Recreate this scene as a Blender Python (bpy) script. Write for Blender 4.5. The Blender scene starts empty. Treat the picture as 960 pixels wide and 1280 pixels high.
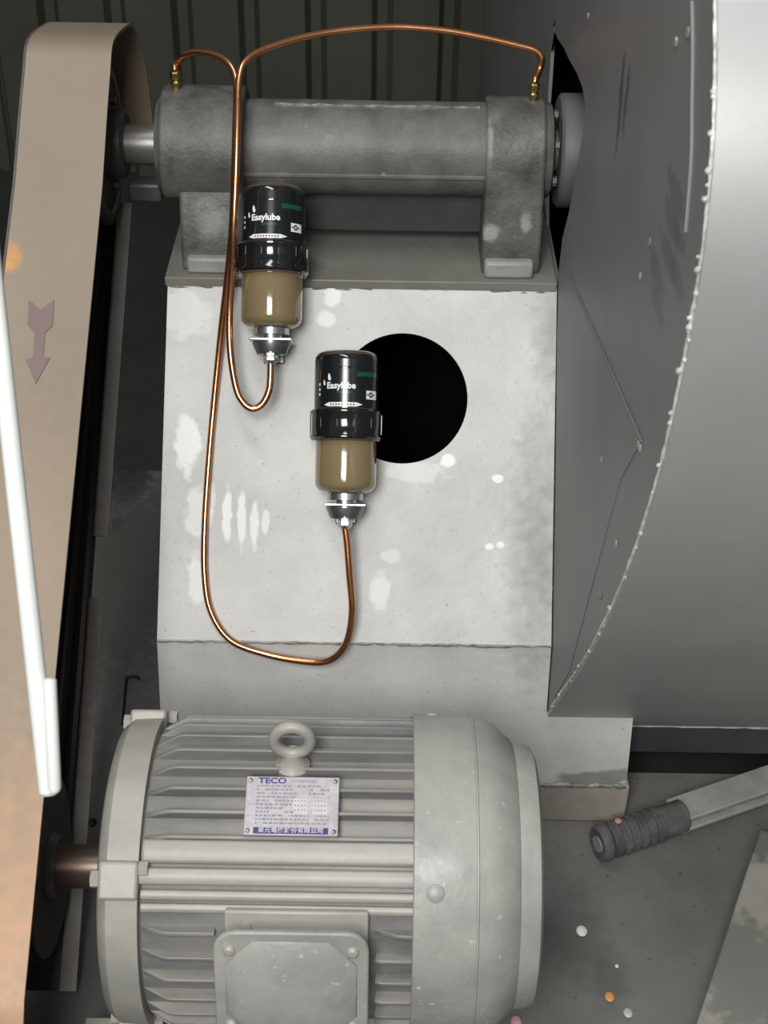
import bpy, bmesh, math, random
from mathutils import Vector, Matrix
random.seed(7)
R = math.radians
sc = bpy.context.scene
col = sc.collection

# ------------------------------------------------------------------ camera
PITCH, ROLL, F = R(36), R(0.9), 1860.0          # F in pixels of the 960x1280 frame
CAMZ = 1.37
cam = bpy.data.cameras.new('camera')
cam.sensor_fit = 'VERTICAL'; cam.sensor_height = 36.0; cam.sensor_width = 27.0
cam.lens = F / 1280 * 36.0
cam.clip_start = .02
cam.dof.use_dof = True
cam.dof.focus_distance = 1.62
cam.dof.aperture_fstop = (cam.lens / 1000) / 0.0032
camo = bpy.data.objects.new('camera', cam); col.objects.link(camo)
camo.matrix_world = Matrix.Translation((0, 0, CAMZ)) @ Matrix.Rotation(math.pi/2 - PITCH, 4, 'X') @ Matrix.Rotation(ROLL, 4, 'Z')
sc.camera = camo

# ------------------------------------------------------------------ world, lamps, exposure
w = bpy.data.worlds.new('world'); sc.world = w; w.use_nodes = True
w.node_tree.nodes['Background'].inputs[0].default_value = (.95, .98, 1, 1)
w.node_tree.nodes['Background'].inputs[1].default_value = .15

def area(name, loc, target, sx, sy, power, colr):
    l = bpy.data.lights.new(name, 'AREA'); l.shape = 'RECTANGLE'; l.size = sx; l.size_y = sy
    l.energy = power; l.color = colr
    o = bpy.data.objects.new(name, l); col.objects.link(o)
    o.location = loc
    o.rotation_euler = (Vector(target) - Vector(loc)).to_track_quat('-Z', 'Y').to_euler()
    return o
area('workshop_lamp', (-.30, -.74, 2.12), (0, 1.35, .45), .75, .95, 64, (1, .985, .95))
area('added_top_lamp', (-.5, .9, 3.2), (-.1, 1.2, 0), 1.6, .4, 24, (.97, 1, 1))  # unseen lamp, added for light from above

vs = sc.view_settings
vs.view_transform = 'Standard'; vs.look = 'None'; vs.gamma = 1; vs.exposure = -0.08
vs.use_curve_mapping = False

# ------------------------------------------------------------------ unprojection helpers (measuring the place)
SP, CP = math.sin(PITCH), math.cos(PITCH)
def ray(px, py):
    dx, dy = px - 480, py - 640
    c, s = math.cos(ROLL), math.sin(ROLL)
    x, y = dx*c + dy*s, -dx*s + dy*c
    x, u = x / F, -y / F
    return Vector((x, CP + u*SP, u*CP - SP))     # per unit depth
CAM = Vector((0, 0, CAMZ))
def at(px, py, z): return CAM + ray(px, py) * z
def at_x(px, py, X):
    d = ray(px, py); return CAM + d * (X / d.x)
def at_z(px, py, Z):
    d = ray(px, py); return CAM + d * ((Z - CAMZ) / d.z)
def at_y(px, py, Y):
    d = ray(px, py); return CAM + d * (Y / d.y)
def at_plane(px, py, p0, n):
    d = ray(px, py); return CAM + d * ((p0 - CAM).dot(n) / d.dot(n))
SLOPE = Matrix.Rotation(-PITCH, 4, 'X')          # leaning face of the pedestal: local Z runs up the slope, -Y points out of it

# ------------------------------------------------------------------ materials
def mat(name, c1, c2=None, scale=12, rough=.55, metal=0.0, bump=0.0, bscale=60, spots=None, sscale=120, samount=.62,
        blobs=(), coat=0.0, c3=None, stretch=(1, 1, 1), spec=.5, transmission=0, dust_toplit=None):
    m = bpy.data.materials.new(name); m.use_nodes = True
    nt = m.node_tree; N = nt.nodes; L = nt.links
    b = N['Principled BSDF']
    b.inputs['Roughness'].default_value = rough; b.inputs['Metallic'].default_value = metal
    b.inputs['Coat Weight'].default_value = coat; b.inputs['Specular IOR Level'].default_value = spec
    b.inputs['Transmission Weight'].default_value = transmission
    geo = N.new('ShaderNodeNewGeometry'); P = geo.outputs['Position']
    mp = N.new('ShaderNodeVectorMath'); mp.operation = 'MULTIPLY'; L.new(P, mp.inputs[0]); mp.inputs[1].default_value = stretch
    if c2 is None: c2 = tuple(x * .8 for x in c1)
    n = N.new('ShaderNodeTexNoise'); n.inputs['Scale'].default_value = scale; n.inputs['Detail'].default_value = 6
    n.inputs['Roughness'].default_value = .62
    L.new(mp.outputs[0], n.inputs['Vector'])
    r = N.new('ShaderNodeValToRGB'); L.new(n.outputs['Fac'], r.inputs[0])
    r.color_ramp.elements[0].position = .34; r.color_ramp.elements[0].color = (*c2, 1)
    r.color_ramp.elements[1].position = .64; r.color_ramp.elements[1].color = (*c1, 1)
    if c3:
        e = r.color_ramp.elements.new(.76); e.color = (*c3, 1)
    cur = r.outputs[0]
    def mix(cur, fac, c):
        mx = N.new('ShaderNodeMix'); mx.data_type = 'RGBA'
        L.new(fac, mx.inputs[0]); L.new(cur, mx.inputs[6]); mx.inputs[7].default_value = (*c, 1)
        return mx.outputs[2]
    if spots:
        s = N.new('ShaderNodeTexNoise'); s.inputs['Scale'].default_value = sscale; s.inputs['Detail'].default_value = 3
        L.new(P, s.inputs['Vector'])
        mr = N.new('ShaderNodeMapRange'); mr.inputs[1].default_value = samount; mr.inputs[2].default_value = samount + .06
        L.new(s.outputs['Fac'], mr.inputs[0]); cur = mix(cur, mr.outputs[0], spots)
    if dust_toplit:  # settled dust on upward faces, also painting in a top-lit look
        sx = N.new('ShaderNodeSeparateXYZ'); L.new(geo.outputs['Normal'], sx.inputs[0])
        mr = N.new('ShaderNodeMapRange'); mr.inputs[1].default_value = .35; mr.inputs[2].default_value = 1.0; mr.inputs[4].default_value = dust_toplit[1]
        L.new(sx.outputs[2], mr.inputs[0])
        mm = N.new('ShaderNodeMath'); mm.operation = 'MULTIPLY'; L.new(mr.outputs[0], mm.inputs[0]); L.new(n.outputs['Fac'], mm.inputs[1])
        cur = mix(cur, mm.outputs[0], dust_toplit[0])
    if blobs:
        dn = N.new('ShaderNodeTexNoise'); dn.inputs['Scale'].default_value = 70; dn.inputs['Detail'].default_value = 4
        L.new(P, dn.inputs['Vector'])
    for bl in blobs:
        pos, rad, c, strength, edge = bl
        s = N.new('ShaderNodeVectorMath'); s.operation = 'SUBTRACT'; L.new(P, s.inputs[0]); s.inputs[1].default_value = pos
        d = N.new('ShaderNodeVectorMath'); d.operation = 'DIVIDE'; L.new(s.outputs[0], d.inputs[0]); d.inputs[1].default_value = rad
        ln = N.new('ShaderNodeVectorMath'); ln.operation = 'LENGTH'; L.new(d.outputs[0], ln.inputs[0])
        ma = N.new('ShaderNodeMath'); ma.operation = 'MULTIPLY_ADD'; L.new(dn.outputs['Fac'], ma.inputs[0])
        ma.inputs[1].default_value = 1.1; L.new(ln.outputs['Value'], ma.inputs[2])
        mr = N.new('ShaderNodeMapRange'); mr.inputs[1].default_value = 1.5; mr.inputs[2].default_value = 1.5 - edge
        mr.inputs[3].default_value = 0; mr.inputs[4].default_value = strength
        L.new(ma.outputs[0], mr.inputs[0]); cur = mix(cur, mr.outputs[0], c)
    L.new(cur, b.inputs['Base Color'])
    if bump:
        bn = N.new('ShaderNodeTexNoise'); bn.inputs['Scale'].default_value = bscale; bn.inputs['Detail'].default_value = 5
        L.new(P, bn.inputs['Vector'])
        bp = N.new('ShaderNodeBump'); bp.inputs['Strength'].default_value = bump; bp.inputs['Distance'].default_value = .0022
        L.new(bn.outputs['Fac'], bp.inputs['Height']); L.new(bp.outputs[0], b.inputs['Normal'])
    return m

# ------------------------------------------------------------------ mesh helpers
class MB:
    def __init__(s): s.v = []; s.f = []
    def add(s, vs, fs, M=None):
        k = len(s.v)
        s.v += [tuple(M @ Vector(v)) if M else tuple(v) for v in vs]
        s.f += [tuple(i + k for i in f) for f in fs]
        return s
    def box(s, x0, x1, y0, y1, z0, z1, M=None):
        vs = [(x, y, z) for x in (x0, x1) for y in (y0, y1) for z in (z0, z1)]
        return s.add(vs, [(0,1,3,2),(4,6,7,5),(0,4,5,1),(2,3,7,6),(0,2,6,4),(1,5,7,3)], M)
    def prism(s, pts, a, b, axis='X', M=None):
        # pts: closed outline in the plane across the axis
        n = len(pts)
        def q(p, t):
            return (t, p[0], p[1]) if axis == 'X' else (p[0], t, p[1]) if axis == 'Y' else (p[0], p[1], t)
        vs = [q(p, a) for p in pts] + [q(p, b) for p in pts]
        fs = [tuple(range(n)), tuple(range(2*n-1, n-1, -1))] + [(i, n+i, n+(i+1) % n, (i+1) % n) for i in range(n)]
        return s.add(vs, fs, M)
    def lathe(s, prof, M=None, seg=48, axis='X', close=True):
        # prof: (t, r) along the axis
        vs = []; fs = []
        for t, r in prof:
            for k in range(seg):
                a = 2*math.pi*k/seg; c, d = r*math.cos(a), r*math.sin(a)
                vs.append((t, c, d) if axis == 'X' else (c, d, t) if axis == 'Z' else (c, t, d))
        n = len(prof)
        for i in range(n-1):
            for k in range(seg):
                a, b = i*seg+k, i*seg+(k+1) % seg
                fs.append((a, b, b+seg, a+seg))
        if close:
            fs.append(tuple(range(seg-1, -1, -1))); fs.append(tuple(range((n-1)*seg, n*seg)))
        return s.add(vs, fs, M)
    def sweep(s, pts, rad, seg=10, closed=False):
        pts = [Vector(p) for p in pts]; n = len(pts)
        rads = rad if isinstance(rad, (list, tuple)) else [rad]*n
        T = []
        for i in range(n):
            a = pts[(i-1) % n] if closed or i else pts[i]; b = pts[(i+1) % n] if closed or i < n-1 else pts[i]
            T.append((b-a).normalized())
        ref = Vector((0, 0, 1)) if abs(T[0].z) < .9 else Vector((1, 0, 0))
        nrm = (ref - T[0]*ref.dot(T[0])).normalized()
        vs = []; fs = []
        for i in range(n):
            nrm = (nrm - T[i]*nrm.dot(T[i])).normalized(); bi = T[i].cross(nrm)
            for k in range(seg):
                a = 2*math.pi*k/seg
                vs.append(pts[i] + (nrm*math.cos(a) + bi*math.sin(a))*rads[i])
        m = n if closed else n-1
        for i in range(m):
            for k in range(seg):
                a, b = i*seg+k, i*seg+(k+1) % seg; j = ((i+1) % n)*seg
                fs.append((a, b, j+(k+1) % seg, j+k))
        if not closed:
            fs.append(tuple(range(seg-1, -1, -1))); fs.append(tuple(range((n-1)*seg, n*seg)))
        return s.add(vs, fs)
    def ball(s, c, r, M=None, nu=8, nv=5, sq=(1, 1, 1)):
        prof = []
        vs = [(c[0], c[1], c[2]-r*sq[2])]; fs = []
        for j in range(1, nv):
            ph = -math.pi/2 + math.pi*j/nv
            for k in range(nu):
                a = 2*math.pi*k/nu
                vs.append((c[0]+r*sq[0]*math.cos(ph)*math.cos(a), c[1]+r*sq[1]*math.cos(ph)*math.sin(a), c[2]+r*sq[2]*math.sin(ph)))
        vs.append((c[0], c[1], c[2]+r*sq[2])); top = len(vs)-1
        for k in range(nu):
            fs.append((0, 1+(k+1) % nu, 1+k))
            for j in range(nv-2):
                a = 1+j*nu
                fs.append((a+k, a+(k+1) % nu, a+nu+(k+1) % nu, a+nu+k))
            a = 1+(nv-2)*nu
            fs.append((a+k, a+(k+1) % nu, top))
        return s.add(vs, fs, M)
    def build(s, name, m, parent=None, bevel=0, smooth=True, kind=None, seg=2, local=False):
        me = bpy.data.meshes.new(name)
        vs = s.v
        if parent is not None and not local:
            inv = WM[parent.name].inverted(); vs = [tuple(inv @ Vector(v)) for v in s.v]
        me.from_pydata(vs, [], s.f); me.update()
        bm = bmesh.new(); bm.from_mesh(me); bmesh.ops.recalc_face_normals(bm, faces=bm.faces); bm.to_mesh(me); bm.free()
        return finish(name, me, m, parent, bevel, smooth, kind, seg)
WM = {}
def finish(name, me, m, parent, bevel=0, smooth=True, kind=None, seg=2):
    if smooth:
        for p in me.polygons: p.use_smooth = True
        me.set_sharp_from_angle(angle=R(35))
    me.materials.append(m)
    o = bpy.data.objects.new(name, me); col.objects.link(o)
    if parent is not None: o.parent = parent
    WM[o.name] = WM[parent.name].copy() if parent is not None else Matrix()
    if bevel:
        b = o.modifiers.new('bevel', 'BEVEL'); b.width = bevel; b.segments = seg; b.limit_method = 'ANGLE'; b.angle_limit = R(40)
        b.harden_normals = False
    if kind: o['kind'] = kind
    return o
def tag(o, label, cat, group=None):
    o['label'] = label; o['category'] = cat
    if group: o['group'] = group
    return o
def thing(name, label, cat, M=None, group=None):
    o = bpy.data.objects.new(name, None); col.objects.link(o); o.empty_display_size = .05
    M = M or Matrix(); o.matrix_world = M; WM[o.name] = M.copy()
    return tag(o, label, cat, group)
def smooth_path(pts, sub=8):
    pts = [Vector(p) for p in pts]; out = []
    for i in range(len(pts)-1):
        p0 = pts[max(i-1, 0)]; p1 = pts[i]; p2 = pts[i+1]; p3 = pts[min(i+2, len(pts)-1)]
        for k in range(sub):
            t = k/sub
            out.append(.5*((2*p1)+(p2-p0)*t+(2*p0-5*p1+4*p2-p3)*t*t+(3*p1-p0-3*p2+p3)*t**3))
    out.append(pts[-1]); return out
def plate_with_hole(outer, holes, M, thick):
    """flat plate in local (a,b) plane; outer and holes are lists of 2-D points; extruded by thick along local c"""
    bm = bmesh.new(); edges = []
    for loop in [outer] + holes:
        vs = [bm.verts.new((p[0], p[1], 0)) for p in loop]
        edges += [bm.edges.new((vs[i], vs[(i+1) % len(vs)])) for i in range(len(vs))]
    bmesh.ops.triangle_fill(bm, edges=edges, use_beauty=True, use_dissolve=False)
    ext = bmesh.ops.extrude_face_region(bm, geom=bm.faces[:])
    for e in ext['geom']:
        if isinstance(e, bmesh.types.BMVert): e.co.z += thick
    bmesh.ops.recalc_face_normals(bm, faces=bm.faces)
    bm.verts.index_update()
    mb = MB(); mb.add([tuple(v.co) for v in bm.verts], [tuple(v.index for v in f.verts) for f in bm.faces], M)
    bm.free(); return mb
def text_mesh(body, size, align='CENTER', bold=0.0):
    cu = bpy.data.curves.new('txt', 'FONT'); cu.body = body; cu.size = size; cu.align_x = align; cu.align_y = 'CENTER'
    cu.offset = bold; cu.resolution_u = 3
    o = bpy.data.objects.new('txt', cu); col.objects.link(o)
    dg = bpy.context.evaluated_depsgraph_get(); dg.update()
    me = bpy.data.meshes.new_from_object(o.evaluated_get(dg))
    vs = [tuple(v.co) for v in me.vertices]; fs = [tuple(p.vertices) for p in me.polygons]
    bpy.data.objects.remove(o); bpy.data.curves.remove(cu); bpy.data.meshes.remove(me)
    return vs, fs

# ================================================================== measured frame of the place (metres, floor at z = 0)
SY, SZ = 1.62, .707            # fan shaft axis
MY, MZ = .98, .22              # motor axis
X0 = .195                      # fan casing side plate
PZ = 1.70                      # depth of the leaning pedestal face

# ------------------------------------------------------------------ material set
m_silver = mat('pale_silver_paint', (.58,.58,.565), (.47,.47,.455), 9, .5, .0, .3, 90, spots=(.36,.36,.34), sscale=260, samount=.66,
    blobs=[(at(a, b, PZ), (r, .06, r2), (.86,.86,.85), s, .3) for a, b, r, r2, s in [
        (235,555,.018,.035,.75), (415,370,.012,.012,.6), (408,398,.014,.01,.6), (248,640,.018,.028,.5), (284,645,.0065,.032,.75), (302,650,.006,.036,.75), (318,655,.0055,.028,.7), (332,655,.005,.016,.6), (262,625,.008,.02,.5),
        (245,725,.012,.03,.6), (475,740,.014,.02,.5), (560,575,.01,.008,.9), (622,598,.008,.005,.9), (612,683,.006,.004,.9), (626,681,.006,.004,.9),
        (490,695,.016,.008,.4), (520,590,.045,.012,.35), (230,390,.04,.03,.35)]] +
        [(at(675, 690, PZ), (.05, .2, .2), (.22,.22,.21), .75, .9), (at(690, 420, PZ), (.03, .2, .08), (.25,.25,.24), .7, .8)] +  # right edge darkened: dust plus the casing's shade painted in
        [(at_y(735, 974, 1.255), (.05, .03, .012), (.22,.22,.2), .9, .3), (at_y(770, 970, 1.255), (.03, .03, .012), (.22,.22,.2), .9, .3)])
m_cast = mat('grey_cast_iron_paint', (.155,.153,.14), (.085,.084,.078), 22, .5, 0, .22, 240, c3=(.24,.24,.225), spots=(.30,.30,.29), sscale=45, samount=.72)
m_block = mat('rough_cast_paint', (.13,.13,.118), (.06,.06,.055), 30, .5, 0, .4, 210, c3=(.22,.22,.2),
    blobs=[(at(265, 270, 1.69), (.026,.05,.030), (.27,.27,.255), .8, .6), (at(612, 288, 1.69), (.014,.05,.012), (.34,.34,.32), .8, .5), (at(656, 272, 1.69), (.008,.05,.016), (.34,.34,.32), .7, .5), (at(612, 180, 1.64), (.006,.05,.03), (.3,.3,.28), .7, .5)])
m_lug = mat('pale_lug_paint', (.30,.30,.285), (.22,.22,.21), 30, .5, 0, .2, 150)
m_web2 = mat('seal_paint', (.12,.12,.115), (.09,.09,.085), 14, .5)
m_web = mat('shaded_web_paint', (.06,.061,.064), (.045,.045,.048), 14, .5, 0, .08, 90)  # the tube's shade over the web, painted as a darker tone
m_ledge = mat('grey_ledge_paint', (.20,.198,.175), (.15,.148,.13), 10, .5, 0, .2, 90, spots=(.06,.06,.055), sscale=90, samount=.70)
m_weld = mat('weld_paint', (.30,.30,.28), (.12,.12,.11), 80, .4, .2, .6, 200)
m_fan = mat('grey_casing_paint', (.20,.20,.195), (.17,.17,.167), 5, .5, 0, .06, 60,
    blobs=[(at_x(a, b, X0), (.02, r*1.5, r*.45), (.105,.105,.105), .6, .3) for a, b, r in
        [(845,245,.03),(840,275,.028),(835,320,.03),(822,345,.028),(845,345,.026),(822,380,.024),(850,300,.02)]] +
        [(at_x(a, b, X0), (.02, .011, .040), (.07,.07,.07), .85, .4) for a, b in [(777,105),(782,130),(774,150)]])
m_wrap = mat('silver_casing_paint', (.46,.465,.46), (.42,.425,.42), 6, .52, .5, .05, 50)
m_bead = mat('bright_weld_bead', (.75,.75,.73), (.4,.4,.38), 90, .35, .3, .4, 220)
m_dark = mat('dark_interior', (.006,.006,.006), (.004,.004,.004), 10, .9, spec=.05)  # near black: shade inside the pedestal and under the casing put into colour
m_teal = mat('dark_base_panel', (.05,.058,.058), (.035,.04,.04), 8, .5)
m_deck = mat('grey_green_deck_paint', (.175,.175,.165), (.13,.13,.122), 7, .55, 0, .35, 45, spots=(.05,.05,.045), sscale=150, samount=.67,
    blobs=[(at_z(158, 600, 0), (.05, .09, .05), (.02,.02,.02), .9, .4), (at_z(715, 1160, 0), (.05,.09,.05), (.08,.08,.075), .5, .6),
           (at_z(760, 1220, 0), (.03,.05,.05), (.07,.07,.065), .5, .6), (at_z(146, 655, 0), (.012,.02,.02), (.02,.02,.02), .9, .3), (at_z(165, 720, 0), (.16,.34,.1), (.085,.085,.075), .85, .5)])  # last, widest patch paints the shade between guard and pedestal
m_floor = mat('shaded_concrete', (.035,.035,.033), (.022,.022,.02), 4, .8, 0, .3, 30)  # shade behind the deck and under the casing put into this dark colour
m_wall = mat('olive_cladding', (.066,.069,.050), (.05,.053,.038), 3, .5, .0, .05, 20)
m_guard = mat('beige_guard_paint', (.275,.218,.16), (.25,.195,.145), 4, .5, 0, .05, 30,
    blobs=[(at(15, 1200, 1.22), (.3, .28, .2), (.50,.28,.15), .8, .9), (at(75, 700, 1.4), (.12, .25, .2), (.34,.26,.19), .5, .8),
           (at(14, 333, 1.5), (.02,.03,.03), (.70,.30,.05), .9, .5), (at(102, 84, 1.6), (.03,.04,.012), (.55,.30,.17), .6, .6), (at(130, 72, 1.6), (.02,.03,.012), (.5,.28,.2), .5, .6),
           (at(35, 565, 1.43), (.012,.03,.02), (.65,.33,.12), .6, .7), (at(15, 1258, 1.2), (.2,.05,.03), (.40,.37,.32), .8, .6)])
m_added_dark = mat('added_guard_dark', (.10,.095,.085), (.06,.058,.05), 10, .6)
m_strip = mat('guard_back_strip', (.34,.325,.30), (.26,.24,.22), 8, .55, blobs=[(at(105, 800, 1.6), (.1,.2,.2), (.16,.12,.105), .8, .8)])
m_arrow = mat('faded_mauve_paint', (.205,.145,.14), (.185,.13,.125), 20, .6)
m_rubber = mat('black_rubber', (.012,.012,.012), (.008,.008,.008), 20, .55)
m_pulley = mat('dark_pulley_iron', (.085,.083,.08), (.055,.053,.05), 14, .45, .1)
m_shaft = mat('dull_steel_shaft', (.24,.235,.22), (.17,.165,.155), 20, .35, .5, 0)
m_mshaft = mat('rusty_steel_shaft', (.25,.185,.15), (.16,.11,.09), 18, .32, .75, .05, 100)
m_motor = mat('dusty_grey_motor_paint', (.36,.352,.315), (.27,.268,.25), 18, .45, 0, .18, 120, c3=(.44,.415,.35), stretch=(.4,1,1), dust_toplit=((.50,.475,.41), .8))
m_frame = mat('motor_frame_paint', (.22,.218,.208), (.12,.122,.13), 24, .45, 0, .2, 120, c3=(.36,.33,.26), stretch=(.22,1,1), dust_toplit=((.42,.40,.34), .7))
m_cowl = mat('dusty_cowl_paint', (.37,.37,.345), (.27,.27,.262), 14, .42, 0, .2, 150, spots=(.46,.46,.43), sscale=130, samount=.67, dust_toplit=((.46,.45,.40), .5),
    blobs=[(at(545, 1075, 1.33), (.03,.03,.015), (.55,.55,.55), .5, .6), (at(655, 1110, 1.36), (.012,.05,.08), (.25,.25,.28), .6, .7)])  # pale blob is a highlight painted on the cowl
m_plate = mat('nameplate_aluminium', (.47,.44,.46), (.36,.335,.36), 120, .4, .25)
m_blue = mat('nameplate_blue_ink', (.045,.04,.22), None, 30, .5)
m_greyink = mat('nameplate_grey_ink', (.30,.28,.31), None, 30, .5)
m_pale = mat('nameplate_pale_ink', (.62,.60,.60), None, 30, .5)
m_zinc = mat('zinc_steel', (.62,.64,.65), (.45,.47,.48), 40, .25, .9)
m_darkzinc = mat('dull_bracket_steel', (.25,.26,.26), (.14,.15,.15), 40, .3, .8)
m_cap = mat('black_gloss_cap', (.012,.013,.013), (.008,.009,.009), 30, .12, 0, coat=.6)
m_capbrown = mat('smoky_brown_plastic', (.10,.075,.055), (.07,.05,.035), 30, .15, 0, coat=.6)
m_label = mat('black_green_label', (.010,.014,.014), (.008,.012,.012), 15, .2, 0, coat=.15)
m_tealink = mat('teal_ink', (.012,.075,.07), None, 15, .2, coat=.4)
m_white = mat('white_ink', (.80,.80,.78), (.74,.74,.72), 15, .3)
m_grease = mat('olive_grease', (.215,.165,.088), (.20,.152,.08), 14, .13, 0, coat=.9)
m_copper = mat('copper_pipe', (.72,.34,.17), (.58,.25,.12), 30, .22, .95)
m_brass = mat('brass_fitting', (.50,.38,.15), (.28,.20,.07), 80, .3, .95)
m_grip = mat('grey_rubber_grip', (.125,.125,.125), (.07,.07,.07), 40, .7, 0, .5, 150, c3=(.22,.22,.215))
m_bar = mat('pale_grey_bar_paint', (.36,.355,.33), (.25,.248,.23), 22, .5, 0, .3, 90)
m_beam = mat('grey_channel_paint', (.34,.333,.30), (.29,.283,.25), 14, .5, 0, .2, 90,
    blobs=[(at_z(925, 1215, .06), (.06, .10, .1), (.17,.17,.155), .8, .3), (at_z(945, 1050, .06), (.05,.04,.1), (.14,.14,.13), .9, .4)])
m_rod = mat('white_plastic', (.68,.70,.68), (.64,.66,.64), 20, .4)
m_foot = mat('beige_foot_paint', (.40,.365,.32), (.30,.27,.24), 20, .5, 0, .25, 80, spots=(.12,.12,.11), sscale=60, samount=.68)

# ================================================================== setting
fl = MB().box(-3, 3.5, -1.5, 3.4, -.12, -.06).build('floor', m_floor, smooth=False, kind='structure')
fl['label'] = 'concrete floor coloured dark as shade, stretching back to the clad wall'
wall = bpy.data.objects.new('wall_back', None); col.objects.link(wall); wall['kind'] = 'structure'
wall['label'] = 'olive corrugated metal cladding wall'; WM[wall.name] = Matrix()
pitch = .148
def sheet(x0, nrib, y):
    mb = MB(); prof = []
    for i in range(nrib):
        x = x0 + i*pitch
        prof += [(x, y), (x+.100, y), (x+.112, y+.026), (x+.134, y+.026)]
    prof.append((x0+nrib*pitch + .006, y))
    vs = []; n = len(prof)
    for (x, yy) in prof: vs += [(x, yy, -.06), (x, yy, 2.6)]
    for (x, yy) in prof: vs += [(x, yy+.003, -.06), (x, yy+.003, 2.6)]
    fs = []
    for i in range(n-1):
        a = 2*i; fs.append((a, a+2, a+3, a+1)); b = 2*n+a; fs.append((b, b+1, b+3, b+2))
    fs += [(0, 1, 2*n+1, 2*n), (2*n-2, 4*n-2, 4*n-1, 2*n-1)]
    return mb.add(vs, fs)
for k in range(6):
    sheet(-2.66 + k*6*pitch, 6, 3.30 - .004*(k % 2)).build('cladding_sheet', m_wall, wall, smooth=False)

deck = MB().prism([(-1.6, -.4), (2.6, -.4), (2.6, 1.333), (.30, 1.333), (.30, 1.28), (.192, 1.28), (.192, 1.99), (-1.6, 1.99)], -.06, 0, 'Z').build('steel_deck', m_deck, smooth=False)  # outline cut back under the casing so the gap there shows as black shade
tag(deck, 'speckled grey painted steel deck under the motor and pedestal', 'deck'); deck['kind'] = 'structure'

# ================================================================== pedestal
ped = thing('bearing_pedestal', 'pale silver painted steel pedestal with a round hole in its leaning front', 'pedestal', Matrix.Translation((0, 1.4, 0)))
crY, crZ = 1.286, .2465
topA = at(0, 351, PZ); crA = at(0, 805, PZ)
def slopepos(px, py, z=PZ):
    p = at(px, py, z); return p
# frame on the sloping face: origin at px(480,640) depth PZ
Oface = CAM + Vector((0, CP, -SP))*PZ
MF = Matrix.Translation(Oface) @ SLOPE @ Matrix.Rotation(math.pi/2, 4, 'X')   # local x right, y up the slope, z out of it
def face2(px, py):
    d = MF.inverted() @ at(px, py, PZ); return (d.x, d.y)
u_top = (MF.inverted() @ at(480, 352, PZ)).y
u_cr = (MF.inverted() @ at(480, 805, PZ)).y
outer = [(-.257, u_cr), (X0-.0015, u_cr), (X0-.0015, u_top), (-.251, u_top)]
hc = face2(503, 498); hr = .0745
hole = [(hc[0]+hr*math.cos(2*math.pi*k/72), hc[1]+hr*math.sin(2*math.pi*k/72)) for k in range(72)]
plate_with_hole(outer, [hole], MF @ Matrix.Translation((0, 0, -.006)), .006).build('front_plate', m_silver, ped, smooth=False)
pc = MF @ Vector((0, u_cr, 0)); pt = MF @ Vector((0, u_top, 0))
# lower upright plate and wide foot plate
LEAN = R(10)
nL = Vector((0, -math.cos(LEAN), math.sin(LEAN)))
def low(px, py): return at_plane(px, py, pc, nL)
ML0 = Matrix.Translation(pc) @ Matrix.Rotation(-LEAN, 4, 'X') @ Matrix.Rotation(math.pi/2, 4, 'X')
vT = (ML0.inverted() @ low(740, 892)).y; vB = (ML0.inverted() @ low(740, 982)).y; xR = low(788, 930).x
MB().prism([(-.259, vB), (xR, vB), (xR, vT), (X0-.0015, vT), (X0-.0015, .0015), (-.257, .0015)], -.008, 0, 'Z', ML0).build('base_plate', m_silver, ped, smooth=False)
fb = ML0 @ Vector((0, vB, 0))
MB().box(-.262, xR+.004, fb.y-.003, fb.y+.05, 0, fb.z+.001).build('foot_channel', m_foot, ped, bevel=.002)
path = [Vector((-.256 + .45*t/60, pc.y - .0005 + random.uniform(-.0008, .0003), pc.z + random.uniform(-.0012, .0012))) for t in range(61)]
MB().sweep(path, [random.uniform(.0008, .0022) for _ in path], 6).build('weld_seam', m_weld, ped)
path = [Vector((-.05 + .345*t/50, fb.y - .001, fb.z+.001 + random.uniform(-.001, .001))) for t in range(51)]
MB().sweep(path, [random.uniform(.002, .004) for _ in path], 6).build('weld_seam', m_weld, ped)
# top shelf
LZ = pt.z + .004                                  # shelf top
MB().box(-.254, X0-.002, pt.y-.006, 1.82, LZ-.011, LZ).build('top_shelf', m_ledge, ped, bevel=.0015)
path = [Vector((-.25 + .442*t/50, pt.y-.004, LZ-.013 + random.uniform(-.001, .001))) for t in range(51)]
MB().sweep(path, [random.uniform(.0015, .003) for _ in path], 6).build('weld_seam', m_weld, ped)
# closed sides and back, so that the hole looks into the dark
for xa, xb in ((-.257, -.251), (X0-.008, X0-.002)):
    MB().prism([(pc.y+.012, .012), (1.80, .012), (1.80, LZ-.012), (pt.y+.01, LZ-.012), (pc.y+.01, pc.z)], xa if xa > 0 else xa+.006, xb if xa > 0 else xb+.006, 'X').build('side_plate', m_dark, ped, smooth=False)
MB().box(-.25, X0-.009, 1.80, 1.806, .0, LZ-.011).build('back_plate', m_dark, ped, smooth=False)

# ================================================================== bearing housing
bh = thing('bearing_housing', 'grey cast bearing housing with long tube bolted on top of pedestal', 'bearing', Matrix.Translation((-.04, SY, LZ)))
MA = Matrix.Translation((0, SY, SZ))
prof = [(-.17, .050), (-.16, .052)] + [(-.16 + .27*t/20, .0525 + random.uniform(-.0004, .0004)) for t in range(1, 20)] + [(.11, .052), (.12, .050)]
MB().lathe(prof, MA, 56).build('tube', m_cast, bh)
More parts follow.
